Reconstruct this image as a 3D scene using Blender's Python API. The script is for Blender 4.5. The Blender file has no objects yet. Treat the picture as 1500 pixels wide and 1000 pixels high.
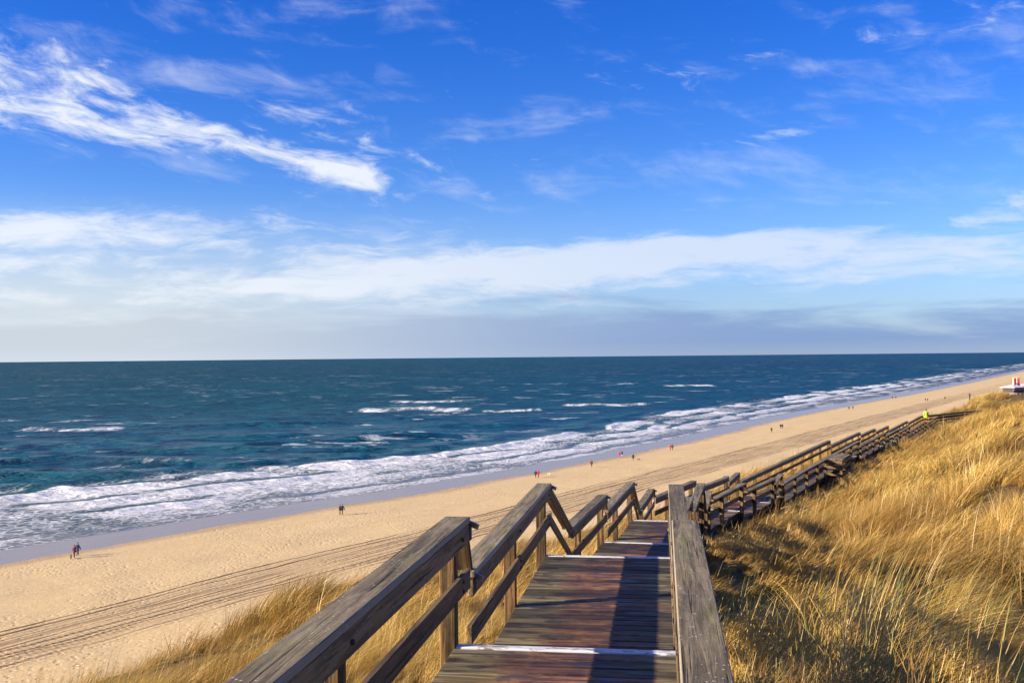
import bpy, bmesh, math, random
import numpy as np
from mathutils import Vector, Matrix
R = math.radians
random.seed(7); rng = np.random.default_rng(7)
SC = bpy.context.scene
COL = SC.collection

# ------------------------------------------------------------------ camera
HC = 27.0                                        # eye height over the sea
cam_d = bpy.data.cameras.new('camera'); cam = bpy.data.objects.new('camera', cam_d); COL.objects.link(cam)
cam_d.sensor_width = 36; cam_d.lens = 36; cam_d.clip_start = 0.1; cam_d.clip_end = 90000
cam.matrix_world = Matrix.Translation((0, 0, HC)) @ Matrix.Rotation(R(90.86), 4, 'X') @ Matrix.Rotation(R(-0.55), 4, 'Z')
SC.camera = cam
SC.view_settings.view_transform = 'Standard'; SC.view_settings.look = 'None'
SC.view_settings.gamma = 1; SC.view_settings.exposure = 1.13
try: SC.view_settings.use_curve_mapping = False
except Exception: pass
SC.render.engine = 'CYCLES'
SC.cycles.max_bounces = 6; SC.cycles.diffuse_bounces = 2; SC.cycles.glossy_bounces = 2
SC.cycles.transmission_bounces = 2; SC.cycles.transparent_max_bounces = 8

# ------------------------------------------------------------------ sun
SUN_EL = R(18.5); SUN_AZ = R(256)                  # azimuth clockwise from +Y
sd = Vector((math.sin(SUN_AZ)*math.cos(SUN_EL), math.cos(SUN_AZ)*math.cos(SUN_EL), math.sin(SUN_EL)))
sun_d = bpy.data.lights.new('sun', 'SUN'); sun_d.energy = 5.0; sun_d.angle = R(0.5); sun_d.color = (1.0, 0.86, 0.66)
sun = bpy.data.objects.new('sun', sun_d); COL.objects.link(sun)
sun.rotation_euler = sd.to_track_quat('Z', 'Y').to_euler(); sun.location = sd*200

# ------------------------------------------------------------------ node helpers
class NT:
    def __init__(s, nt): s.nt = nt; s.n = nt.nodes; s.l = nt.links
    def node(s, t, **kw):
        n = s.n.new(t)
        for k, v in kw.items():
            if k == 'ins':
                for kk, vv in v.items():
                    if isinstance(vv, bpy.types.NodeSocket): s.l.new(vv, n.inputs[kk])
                    else: n.inputs[kk].default_value = vv
            else: setattr(n, k, v)
        return n
    def m(s, op, a, b=None, c=None, clamp=False):
        n = s.n.new('ShaderNodeMath'); n.operation = op; n.use_clamp = clamp
        for i, v in enumerate((a, b, c)):
            if v is None: continue
            if isinstance(v, bpy.types.NodeSocket): s.l.new(v, n.inputs[i])
            else: n.inputs[i].default_value = v
        return n.outputs[0]
    def mix(s, f, a, b, mode='MIX'):
        n = s.n.new('ShaderNodeMix'); n.data_type = 'RGBA'; n.blend_type = mode
        for i, v in ((0, f), (6, a), (7, b)):
            if isinstance(v, bpy.types.NodeSocket): s.l.new(v, n.inputs[i])
            elif i == 0: n.inputs[0].default_value = v
            else: n.inputs[i].default_value = (v[0], v[1], v[2], 1)
        return n.outputs[2]
    def step(s, x, a, b, lo=0.0, hi=1.0):
        n = s.n.new('ShaderNodeMapRange'); n.interpolation_type = 'SMOOTHSTEP'
        if isinstance(x, bpy.types.NodeSocket): s.l.new(x, n.inputs[0])
        for i, v in ((1, a), (2, b), (3, lo), (4, hi)):
            if isinstance(v, bpy.types.NodeSocket): s.l.new(v, n.inputs[i])
            else: n.inputs[i].default_value = v
        return n.outputs[0]
    def xyz(s, x, y, z=0.0):
        n = s.n.new('ShaderNodeCombineXYZ')
        for i, v in enumerate((x, y, z)):
            if isinstance(v, bpy.types.NodeSocket): s.l.new(v, n.inputs[i])
            else: n.inputs[i].default_value = v
        return n.outputs[0]
    def sep(s, v):
        n = s.n.new('ShaderNodeSeparateXYZ'); s.l.new(v, n.inputs[0]); return n.outputs
    def noise(s, v, scale, detail=3, rough=0.55, dist=0.0):
        n = s.n.new('ShaderNodeTexNoise'); n.inputs['Scale'].default_value = scale
        n.inputs['Detail'].default_value = detail; n.inputs['Roughness'].default_value = rough
        n.inputs['Distortion'].default_value = dist
        if v is not None: s.l.new(v, n.inputs['Vector'])
        return n.outputs['Fac']
    def vor(s, v, scale, feat='F1', rnd=1.0):
        n = s.n.new('ShaderNodeTexVoronoi'); n.feature = feat; n.inputs['Scale'].default_value = scale
        n.inputs['Randomness'].default_value = rnd
        if v is not None: s.l.new(v, n.inputs['Vector'])
        return n.outputs['Distance']
    def attr(s, name):
        n = s.n.new('ShaderNodeAttribute'); n.attribute_name = name; return n
    def ramp(s, f, stops):
        n = s.n.new('ShaderNodeValToRGB'); s.l.new(f, n.inputs[0]); e = n.color_ramp.elements
        while len(e) < len(stops): e.new(0.5)
        for i, (p, c) in enumerate(stops): e[i].position = p; e[i].color = (c[0], c[1], c[2], 1)
        return n.outputs[0]
    def bump(s, h, strength, dist, normal=None):
        n = s.n.new('ShaderNodeBump'); n.inputs['Strength'].default_value = strength; n.inputs['Distance'].default_value = dist
        s.l.new(h, n.inputs['Height'])
        if normal is not None: s.l.new(normal, n.inputs['Normal'])
        return n.outputs[0]
def material(name):
    m = bpy.data.materials.new(name); m.use_nodes = True
    nt = NT(m.node_tree); b = m.node_tree.nodes['Principled BSDF']
    return m, nt, b
def setin(nt, b, **kw):
    for k, v in kw.items():
        k = k.replace('_', ' ')
        if isinstance(v, bpy.types.NodeSocket): nt.l.new(v, b.inputs[k])
        elif isinstance(v, tuple) and len(v) == 3: b.inputs[k].default_value = (*v, 1)
        else: b.inputs[k].default_value = v

# ------------------------------------------------------------------ sky
world = bpy.data.worlds.new('World'); SC.world = world; world.use_nodes = True
W = NT(world.node_tree); bg = world.node_tree.nodes['Background']
sky = W.node('ShaderNodeTexSky', sky_type='NISHITA', sun_disc=False, sun_elevation=SUN_EL, sun_rotation=SUN_AZ,
             altitude=0, air_density=1.0, dust_density=0.4, ozone_density=2.5)
tc = W.node('ShaderNodeTexCoord'); dx, dy, dz = W.sep(tc.outputs['Generated'])
az = W.m('ARCTAN2', dx, dy)
hyp = W.m('SQRT', W.m('ADD', W.m('MULTIPLY', dx, dx), W.m('MULTIPLY', dy, dy)))
el = W.m('ARCTAN2', dz, hyp)
# Work in degrees
A = W.m('MULTIPLY', az, 57.2958); E = W.m('MULTIPLY', el, 57.2958)
Ep = W.m('MAXIMUM', E, 0.0)
base = W.node('ShaderNodeHueSaturation', ins={'Saturation': 1.25, 'Color': sky.outputs[0]}).outputs[0]
# deeper blue higher up, as through a polariser
base = W.mix(1.0, base, W.mix(W.step(Ep, 1.0, 20.0), (0.72, 0.82, 1.25), (0.20, 0.54, 1.25)), 'MULTIPLY')
# warped, sheared noise fields in angle space
wx = W.noise(W.xyz(W.m('MULTIPLY', A, 0.06), W.m('MULTIPLY', E, 0.16)), 1.0, 3)
wy = W.noise(W.xyz(W.m('MULTIPLY', A, 0.06), W.m('MULTIPLY', E, 0.16), 7.0), 1.0, 3)
A2 = W.m('ADD', A, W.m('MULTIPLY', W.m('SUBTRACT', wx, 0.5), 9.0))
E2 = W.m('ADD', E, W.m('MULTIPLY', W.m('SUBTRACT', wy, 0.5), 3.2))
shear = W.m('ADD', E2, W.m('MULTIPLY', A2, 0.22))
wisp = W.noise(W.xyz(W.m('MULTIPLY', A2, 0.24), W.m('MULTIPLY', shear, 0.58)), 1.0, 9, 0.60, 0.25)
flat = W.noise(W.xyz(W.m('MULTIPLY', A2, 0.075), W.m('MULTIPLY', E2, 0.5), 3.3), 1.0, 8, 0.6, 0.3)
puff = W.noise(W.xyz(W.m('MULTIPLY', A2, 0.26), W.m('MULTIPLY', E2, 1.15), 5.1), 1.0, 10, 0.64, 0.3)
def blob(px, py, hw, hh, slope=0.0, soft=1.0):
    """soft elliptical region in az/el, given where the photograph shows the cloud"""
    a0 = math.degrees(math.atan((px-750)/1500)); e0 = math.degrees(math.atan((522-py)/1500*math.cos(math.radians(a0))))
    ha = hw/26.0; he = hh/26.0
    u = W.m('SUBTRACT', A2, a0); v = W.m('SUBTRACT', E2, e0)
    v = W.m('ADD', v, W.m('MULTIPLY', u, slope))
    r2 = W.m('ADD', W.m('POWER', W.m('DIVIDE', u, ha), 2.0), W.m('POWER', W.m('DIVIDE', v, he), 2.0))
    return W.m('POWER', 2.71828, W.m('MULTIPLY', r2, -1.0))
def total(lst):
    t = None
    for w, b in lst:
        x = W.m('MULTIPLY', b, w)
        t = x if t is None else W.m('ADD', t, x)
    return t
mask_w = total([(0.95, blob(90, 180, 250, 40, 0.08)), (0.46, blob(350, 205, 150, 26, 0.30)), (0.85, blob(495, 250, 70, 26, 0.20)),
                (0.75, blob(50, 85, 170, 40, 0.15)), (0.36, blob(375, 57, 32, 10)), (0.36, blob(625, 122, 50, 12)), (0.42, blob(430, 140, 120, 40, 0.3)),
                (0.40, blob(1330, 45, 330, 46, -0.08)), (0.28, blob(960, 110, 130, 50, 0.2)), (0.62, blob(1130, 203, 100, 17, -0.1)),
                (0.30, blob(640, 240, 200, 70, 0.2)), (0.85, blob(1470, 295, 110, 26, -0.2)), (0.30, blob(155, 300, 28, 8)), (0.35, blob(170, 0, 60, 14))])
tuf = W.noise(W.xyz(W.m('MULTIPLY', A2, 0.42), W.m('MULTIPLY', W.m('ADD', E2, W.m('MULTIPLY', A2, 0.12)), 1.25), 2.2), 1.0, 10, 0.64, 0.35)
wisp2 = W.m('ADD', W.m('MULTIPLY', wisp, 0.42), W.m('MULTIPLY', tuf, 0.58))
dw = W.step(W.m('ADD', wisp2, W.m('MULTIPLY', mask_w, 0.33)), 0.62, 0.92)
mask_f = total([(1.1, blob(720, 395, 320, 30, -0.03)), (1.1, blob(1050, 365, 380, 22, -0.06)), (0.9, blob(1420, 380, 260, 34)), (0.5, blob(900, 420, 500, 30)),
                (0.75, blob(120, 400, 480, 75)), (0.30, blob(620, 320, 300, 40)), (0.75, blob(60, 325, 330, 26))])
dfl = W.step(W.m('ADD', W.m('ADD', W.m('MULTIPLY', flat, 0.40), W.m('MULTIPLY', puff, 0.60)), W.m('MULTIPLY', mask_f, 0.235)), 0.59, 0.84)
# general thin cloud everywhere else in the sky, same kind
gen = W.step(W.m('ADD', W.m('MULTIPLY', wisp, 0.6), W.m('MULTIPLY', flat, 0.6)), 0.58, 0.95)
gen = W.m('MULTIPLY', gen, 0.5)
dens = W.m('MAXIMUM', W.m('MAXIMUM', dw, W.m('MULTIPLY', dfl, 0.80)), gen)
dens = W.m('MULTIPLY', dens, W.step(E, 0.3, 3.0))
# sun side is whiter (towards the left of view)
sund = W.m('ADD', W.m('MULTIPLY', dx, sd.x), W.m('MULTIPLY', dy, sd.y))
glow = W.step(sund, -0.50, 0.16)
cloudc = W.mix(glow, (4.5, 5.0, 5.9), (5.7, 5.9, 6.2))
out = base
# low haze veil close to the horizon
veil = W.m('MULTIPLY', W.step(E, 9.5, 0.0), W.m('ADD', 0.35, W.m('MULTIPLY', glow, 0.70)), clamp=True)
out = W.mix(veil, out, W.mix(glow, (1.45, 2.7, 5.2), (4.3, 4.75, 5.2)))
out = W.mix(W.m('MINIMUM', dens, 0.96), out, cloudc)
# grey violet bank low on the horizon
bankn = W.noise(W.xyz(W.m('MULTIPLY', A, 0.07), W.m('MULTIPLY', E, 0.55), 9.0), 1.0, 6, 0.6, 0.4)
topb = W.m('ADD', 2.3, W.m('MULTIPLY', W.m('SUBTRACT', bankn, 0.5), 6.5))
bank = W.m('MULTIPLY', W.step(W.m('SUBTRACT', topb, E), -0.9, 0.9), W.m('MULTIPLY', W.step(E, -0.1, 0.9, 0.45, 1.0), 0.78))
out = W.mix(bank, out, W.mix(glow, (1.2, 2.0, 3.9), (3.6, 4.0, 4.5)))
W.l.new(out, bg.inputs[0]); bg.inputs[1].default_value = 0.075; world.cycles.sampling_method = 'MANUAL'; world.cycles.sample_map_resolution = 512

# ------------------------------------------------------------------ object helpers
def link(o, parent=None):
    COL.objects.link(o)
    if parent is not None: o.parent = parent
    return o
def thing(name, label, cat, loc, rz=0.0, group=None):
    o = bpy.data.objects.new(name, None); o.location = loc; o.rotation_euler = (0, 0, rz); o.empty_display_size = 0.3
    COL.objects.link(o); o['label'] = label; o['category'] = cat
    if group: o['group'] = group
    return o
def meshobj(name, verts, faces, mat, parent=None, smooth=False, loc=None):
    me = bpy.data.meshes.new(name); me.from_pydata([tuple(v) for v in verts], [], faces)
    mats = mat if isinstance(mat, (list, tuple)) else [mat]
    for q in mats: me.materials.append(q)
    if smooth: me.shade_smooth()
    me.update()
    o = bpy.data.objects.new(name, me)
    if loc is not None: o.location = loc
    return link(o, parent)
def grid_mesh(name, X, Y, Z, mat, keep=None, attrs=None):
    n, m = X.shape
    co = np.stack([X, Y, Z], -1).reshape(-1, 3).astype(np.float32)
    i = np.arange(n*m).reshape(n, m)
    q = np.stack([i[:-1, :-1], i[1:, :-1], i[1:, 1:], i[:-1, 1:]], -1).reshape(-1, 4)
    if keep is not None: q = q[keep.reshape(-1)]
    me = bpy.data.meshes.new(name)
    me.vertices.add(len(co)); me.vertices.foreach_set('co', co.ravel())
    me.loops.add(q.size); me.loops.foreach_set('vertex_index', q.ravel().astype(np.int32))
    me.polygons.add(len(q)); me.polygons.foreach_set('loop_start', np.arange(0, q.size, 4, dtype=np.int32))
    me.update(calc_edges=True); me.validate()
    for k, v in (attrs or {}).items():
        a = me.attributes.new(k, 'FLOAT', 'POINT'); a.data.foreach_set('value', v.ravel().astype(np.float32))
    me.materials.append(mat); me.shade_smooth()
    return link(bpy.data.objects.new(name, me))
_tab = {}
def vnoise(x, y, seed=0):
    """smooth value noise, numpy"""
    if seed not in _tab: _tab[seed] = np.random.default_rng(1000+seed).random((256, 256))
    T = _tab[seed]; xi = np.floor(x).astype(int); yi = np.floor(y).astype(int); fx = x-xi; fy = y-yi
    fx = fx*fx*(3-2*fx); fy = fy*fy*(3-2*fy)
    a = T[xi % 256, yi % 256]; b = T[(xi+1) % 256, yi % 256]; c = T[xi % 256, (yi+1) % 256]; d = T[(xi+1) % 256, (yi+1) % 256]
    return (a*(1-fx)+b*fx)*(1-fy)+(c*(1-fx)+d*fx)*fy
def fbm(x, y, seed=0, oct=3):
    t = 0; a = 1; s = 0
    for k in range(oct): t = t+a*vnoise(x*2**k+k*17.3, y*2**k+k*5.1, seed+k); s += a; a *= 0.5
    return t/s
def sstep(x, a, b):
    t = np.clip((x-a)/(b-a), 0, 1); return t*t*(3-2*t)

# ------------------------------------------------------------------ layout of the walkway: centre line (x, y) and levels (y0, y1, deck depth below eye)
PATH = np.array([(-1.17, -3), (1.76, 17), (3.76, 25.5), (5.05, 31.3), (7.0, 35.4), (8.92, 39.0), (10.63, 43.9), (20.46, 63.6),
                 (46.1, 113.5), (54.5, 121.5), (64, 127.5)])
LEVELS = [(-3, 0.2, 1.71), (0.8, 7.65, 2.17), (8.25, 13.5, 2.63), (16.7, 20.7, 3.77), (21.2, 25.6, 4.12), (27.1, 31.1, 5.02),
          (31.5, 35.35, 5.32), (35.8, 39.3, 5.62), (39.7, 42.7, 5.87), (43.9, 63.6, 6.32), (64.6, 74.4, 6.67), (75.3, 81.3, 6.92),
          (82.2, 88.5, 7.22), (89.8, 101.5, 7.67), (102.4, 126.5, 7.92)]
def pathx(y): return float(np.interp(y, PATH[:, 1], PATH[:, 0]))
def pdir(y):
    k = min(max(int(np.searchsorted(PATH[:, 1], y, 'right'))-1, 0), len(PATH)-2)
    d = PATH[k+1]-PATH[k]; d = d/np.linalg.norm(d); return Vector((d[0], d[1], 0))
def pdir_s(y):
    return ((pdir(y-0.35)+pdir(y+0.35))*0.5).normalized()
def pt(y, side, depth):
    """point beside the centre line, `side` metres to the right, `depth` below the eye"""
    d = pdir_s(y); r = Vector((d.y, -d.x, 0))
    return Vector((pathx(y), y, HC-depth)) + r*side
LV_Y = []; LV_H = []
for a, b, h in LEVELS: LV_Y += [a, b]; LV_H += [h, h]
def deckh(y):
    k = np.linspace(-2.5, 2.5, 7); ys = np.concatenate([LV_Y, [160, 260, 400, 600, 900]]); hs = np.concatenate([LV_H, [9.8, 14.5, 20, 23, 24]])
    return sum(np.interp(y+t, ys, hs) for t in k)/len(k)

# coast axes
CA = R(31.2); SDIR = (math.sin(CA), math.cos(CA)); PDIR = (-math.cos(CA), math.sin(CA))
def to_sp(x, y): return x*SDIR[0]+y*SDIR[1], x*PDIR[0]+y*PDIR[1]
def shore(s): return np.interp(s, [-300, 0, 80, 143, 200, 276, 350, 423, 560, 735, 1000, 1375, 3000], [136, 131, 127.6, 121.5, 116.5, 115.5, 119, 123, 123.5, 121, 122, 126, 150])
def shore_s(s): return (shore(s-30)+shore(s)+shore(s+30))/3 + 1.2*(fbm(s/23., s*0, 40, 2)-0.5)*2
def beach_z(x, y):
    s, p = to_sp(x, y); q = p-shore_s(s)
    z = np.interp(q, [-140, -90, -70, -45, -8, 0, 13, 30, 80], [9.0, 4.6, 3.2, 1.7, 0.55, 0.33, -0.02, -0.7, -3])
    z = z+(fbm(x/9., y/9., 3, 3)-0.5)*0.35*sstep(-q, 2, 25)
    return z
EXT = np.vstack([[(-2.6, -13)], PATH, [(75, 160), (120, 262), (190, 400), (300, 600), (480, 900)]])
def path_coord(x, y):
    best = np.full(x.shape, 1e9); dd = np.zeros(x.shape); yy = np.zeros(x.shape)
    for k in range(len(EXT)-1):
        a = EXT[k]; b = EXT[k+1]; L = np.hypot(*(b-a)); t = (b-a)/L
        u = (x-a[0])*t[0]+(y-a[1])*t[1]; uc = np.clip(u, 0, L)
        cx = a[0]+t[0]*uc; cy = a[1]+t[1]*uc; d = np.hypot(x-cx, y-cy)
        sgn = np.sign((x-a[0])*t[1]-(y-a[1])*t[0]); up = d < best
        best = np.where(up, d, best); dd = np.where(up, d*sgn, dd); yy = np.where(up, cy, yy)
    return dd, yy
def ground_z(x, y):
    """height of the dune surface"""
    d, yy = path_coord(x, y)
    base = deckh(yy)+0.42
    T = np.interp(yy, [-10, 10, 30, 50, 80, 100, 125, 145, 200, 262, 400, 600], [2.3, 2.6, 3.4, 3.8, 3.9, 3.9, 5.0, 8.2, 12.5, 16, 20, 23])
    wr = np.interp(yy, [0, 20, 50, 120], [9, 13, 17, 17])
    h = base+(T-base)*sstep(d, 0.3, wr)
    crest = np.interp(yy, [0, 12, 20, 30, 45, 200], [7.4, 7.3, 6.6, 6.2, 4.8, 4.6])+2.0*(fbm(yy/7., d*0, 21, 3)-0.5)
    L = -d
    face = np.where(L > crest, 0.74*(L-crest)**1.0, 0)
    h = h + np.where(L > 0, np.interp(yy, [0, 12, 25, 60, 120], [0.155, 0.165, 0.20, 0.17, 0.15])*np.clip(L-0.5, 0, None)*sstep(L, 0.3, 2), 0)*np.where(L > crest, crest/np.maximum(L, .01), 1) + face
    amp = sstep(np.abs(d), 0.8, 3.5)
    h = h-sstep(np.abs(d), 0.8, 9.0)*np.where(d < 0, .45, 1.0)*((fbm(x/6.5, y/6.5, 5, 3)-0.5)*(2.0+1.5*sstep(d, 10, 25))+(fbm(x/2.1, y/2.1, 9, 2)-0.5)*1.25)
    h = h-3.3*np.exp(-((x-63)**2/13.**2+(y-134)**2/9.**2))-1.2*np.exp(-((x-50)**2/4.5**2+(y-128)**2/5.**2))
    h = h-0.55*np.exp(-((x+3.5)**2/1.2**2+(y-18.6)**2/2.2**2))
    return HC-h

# ------------------------------------------------------------------ materials of the land
def coords(nt, kind='Object'): return nt.node('ShaderNodeTexCoord').outputs[kind]
def mat_sand():
    m, nt, b = material('dry sand')
    q = nt.attr('q').outputs['Fac']; s = nt.attr('s').outputs['Fac']
    pos = nt.node('ShaderNodeNewGeometry').outputs['Position']
    qs = nt.xyz(s, q)
    n1 = nt.noise(qs, 0.08, 4); n2 = nt.noise(pos, 1.6, 5, 0.65); n3 = nt.noise(nt.xyz(nt.m('MULTIPLY', s, 0.03), nt.m('MULTIPLY', q, 0.22)), 1.0, 5, 0.6, 0.6)
    col = nt.mix(n3, (0.58, 0.40, 0.185), (0.72, 0.52, 0.255))
    col = nt.mix(nt.step(n2, 0.42, 0.75), col, (0.76, 0.565, 0.29))
    # wheel tracks: pulses at fixed distances from the dry edge
    wob = nt.m('MULTIPLY', nt.m('SUBTRACT', nt.noise(nt.xyz(nt.m('MULTIPLY', s, 0.012), 0.0), 1.0, 2), 0.5), 3.5)
    # distance from the water axis (straight along the coast, not following the tide edge)
    P = nt.attr('p').outputs['Fac']
    pw = nt.m('ADD', P, wob)
    H = None; fad = nt.step(s, 420, 900, 1.0, 0.25)
    for c, w, dpt, tread in ((90.6, 0.38, 1.0, 0), (92.2, 0.38, 1.0, 0), (86.3, 0.30, .9, 0), (87.6, .9, .55, 0), (83.4, .42, 1.0, 1), (82.2, .42, 1.0, 1), (80.9, .42, .9, 1),
                             (79.6, .42, 1.0, 1), (85.0, .45, .8, 1), (88.6, .3, .5, 0), (81.5, .5, .5, 0)):
        wk = nt.m('MULTIPLY', nt.m('SUBTRACT', nt.noise(nt.xyz(nt.m('MULTIPLY', s, 0.03), round(c/3)*3.7), 1.0, 3), 0.5), 3.6)
        edgeN = nt.m('MULTIPLY', nt.m('SUBTRACT', nt.noise(nt.xyz(s, nt.m('MULTIPLY', q, 1.5), c), 0.9, 4, 0.7), 0.5), 0.55)
        dd = nt.m('ADD', nt.m('ABSOLUTE', nt.m('SUBTRACT', nt.m('ADD', pw, wk), c)), edgeN); pul = nt.step(dd, w, w*0.35)
        berm = nt.m('MULTIPLY', nt.step(nt.m('ABSOLUTE', nt.m('SUBTRACT', dd, w*1.35)), w*0.5, 0.0), -0.45)
        t = nt.m('ADD', pul, berm)
        if tread:
            t = nt.m('MULTIPLY', t, nt.m('ADD', 0.70, nt.m('MULTIPLY', nt.m('SINE', nt.m('ADD', nt.m('MULTIPLY', s, 9.0), nt.m('MULTIPLY', q, 2.0))), 0.22)))
        t = nt.m('MULTIPLY', t, dpt)
        H = t if H is None else nt.m('ADD', H, t)
    brk = nt.step(nt.noise(nt.xyz(nt.m('MULTIPLY', s, 0.06), nt.m('MULTIPLY', q, 0.35), 4.0), 1.0, 3), 0.36, 0.58, 0.12, 1.0)
    H = nt.m('MULTIPLY', nt.m('MULTIPLY', H, fad), brk)
    churn = nt.m('MULTIPLY', nt.m('MAXIMUM', H, 0.0), 0.85, clamp=True)
    # churned belt around the tracks
    belt = nt.m('MULTIPLY', nt.step(nt.m('ABSOLUTE', nt.m('SUBTRACT', pw, 85.5)), 8.5, 4.5), fad)
    patch = nt.m('MULTIPLY', belt, nt.step(nt.noise(qs, 0.7, 5, 0.7), 0.5, 0.72))
    col = nt.mix(nt.m('MULTIPLY', nt.m('MAXIMUM', patch, nt.m('MULTIPLY', belt, 0.45)), 0.7), col, (0.33, 0.215, 0.12))
    col = nt.mix(churn, col, (0.17, 0.10, 0.052))
    # wrack and dark bits
    wr = nt.m('MULTIPLY', nt.step(nt.noise(qs, 1.2, 6, 0.75), 0.60, 0.70), nt.step(nt.noise(nt.xyz(nt.m('MULTIPLY', s, .05), nt.m('MULTIPLY', q, .18)), 1.0, 3), 0.50, 0.62))
    col = nt.mix(nt.m('MULTIPLY', wr, 0.6), col, (0.16, 0.095, 0.04))
    # damp and wet sand
    qn = nt.m('ADD', q, nt.m('MULTIPLY', nt.m('SUBTRACT', nt.noise(nt.xyz(nt.m('MULTIPLY', s, .09), nt.m('MULTIPLY', q, .09)), 1.0, 4), 0.5), 5.0))
    damp = nt.step(qn, -3.5, 0.0); wet = nt.step(qn, -0.4, 1.2)
    col = nt.mix(nt.m('MULTIPLY', damp, 0.6), col, (0.36, 0.225, 0.12))
    col = nt.mix(wet, col, nt.mix(nt.noise(nt.xyz(nt.m('MULTIPLY', s, .04), nt.m('MULTIPLY', q, .6)), 1.0, 4), (0.25, 0.18, 0.115), (0.33, 0.245, 0.165)))
    rough = nt.step(wet, 0.0, 1.0, 0.95, 0.22)
    foot = nt.vor(nt.xyz(nt.m('MULTIPLY', s, 1.0), q), 1.25); foot = nt.step(foot, 0.12, 0.36)
    foot2 = nt.vor(nt.xyz(s, q, 3.0), 2.6); foot2 = nt.step(foot2, 0.05, 0.32)
    dens = nt.step(nt.noise(qs, 0.05, 3), 0.38, 0.62)
    hh = nt.m('ADD', nt.m('MULTIPLY', nt.noise(pos, 2.2, 6, 0.72), 0.55), nt.m('MULTIPLY', nt.m('MULTIPLY', foot, dens), 0.50))
    hh = nt.m('ADD', hh, nt.m('MULTIPLY', foot2, 0.12))
    hh = nt.m('ADD', hh, nt.m('MULTIPLY', n1, 1.2))
    hh = nt.m('MULTIPLY', nt.m('SUBTRACT', hh, nt.m('MULTIPLY', H, 1.25)), nt.step(wet, 0.0, 1.0, 1.0, 0.05))
    setin(nt, b, Base_Color=col, Roughness=rough, Specular_IOR_Level=nt.step(wet, 0, 1, 0.12, 0.2), Normal=nt.bump(hh, 1.0, 0.13))
    return m
def mat_dune():
    m, nt, b = material('dune sand under grass')
    pos = nt.node('ShaderNodeNewGeometry').outputs['Position']
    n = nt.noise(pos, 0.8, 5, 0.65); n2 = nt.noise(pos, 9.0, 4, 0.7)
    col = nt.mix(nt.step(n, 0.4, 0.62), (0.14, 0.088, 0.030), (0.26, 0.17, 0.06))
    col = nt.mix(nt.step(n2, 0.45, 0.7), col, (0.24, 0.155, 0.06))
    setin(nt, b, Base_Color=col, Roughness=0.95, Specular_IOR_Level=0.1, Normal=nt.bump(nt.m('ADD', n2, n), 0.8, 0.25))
    return m
def mat_grass():
    m, nt, b = material('dry marram grass blades')
    bl = nt.attr('bl').outputs['Fac']; hh = nt.attr('hh').outputs['Fac']
    oi = nt.node('ShaderNodeObjectInfo').outputs['Random']
    pos = nt.node('ShaderNodeNewGeometry').outputs['Position']
    n = nt.noise(pos, 0.22, 4, 0.6, 0.4); n2 = nt.noise(pos, 1.1, 2); n3 = nt.noise(pos, 0.075, 4, 0.6)
    straw = nt.ramp(nt.m('FRACT', nt.m('ADD', bl, oi)), [(0.0, (0.36, 0.20, 0.03)), (0.35, (0.66, 0.41, 0.075)), (0.62, (0.76, 0.52, 0.14)), (0.80, (0.48, 0.28, 0.045)), (1.0, (0.88, 0.68, 0.33))])  # palest stop paints sparse cream highlights into the blade colour
    olive = nt.mix(bl, (0.26, 0.20, 0.035), (0.38, 0.29, 0.06))
    rust = nt.mix(bl, (0.25, 0.125, 0.022), (0.46, 0.25, 0.05))
    c = nt.mix(nt.m('MULTIPLY', nt.step(n, 0.45, 0.60), 0.78), straw, rust)
    c = nt.mix(nt.m('MULTIPLY', nt.step(n2, 0.54, 0.68), 0.4), c, olive)
    c = nt.mix(nt.m('MULTIPLY', nt.step(n3, 0.45, 0.56), 0.75), c, nt.mix(bl, (0.17, 0.095, 0.018), (0.40, 0.23, 0.05)))
    gr = nt.m('GREATER_THAN', bl, 0.965)
    c = nt.mix(gr, c, (0.22, 0.26, 0.05))
    c = nt.mix(nt.step(hh, 0.0, 0.30, 0.45, 0.0), c, (0.12, 0.075, 0.025))     # dark brown towards the foot of each blade
    dif = nt.node('ShaderNodeBsdfDiffuse', ins={'Color': c}); tr = nt.node('ShaderNodeBsdfTranslucent', ins={'Color': c})
    gl = nt.node('ShaderNodeBsdfGlossy', ins={'Color': (1, .9, .7, 1), 'Roughness': 0.45})
    mx = nt.node('ShaderNodeMixShader', ins={0: 0.30}); nt.l.new(dif.outputs[0], mx.inputs[1]); nt.l.new(tr.outputs[0], mx.inputs[2])
    m2 = nt.node('ShaderNodeMixShader', ins={0: 0.05}); nt.l.new(mx.outputs[0], m2.inputs[1]); nt.l.new(gl.outputs[0], m2.inputs[2])
    outn = m.node_tree.nodes['Material Output']; nt.l.new(m2.outputs[0], outn.inputs[0]); nt.n.remove(b)
    return m
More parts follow.
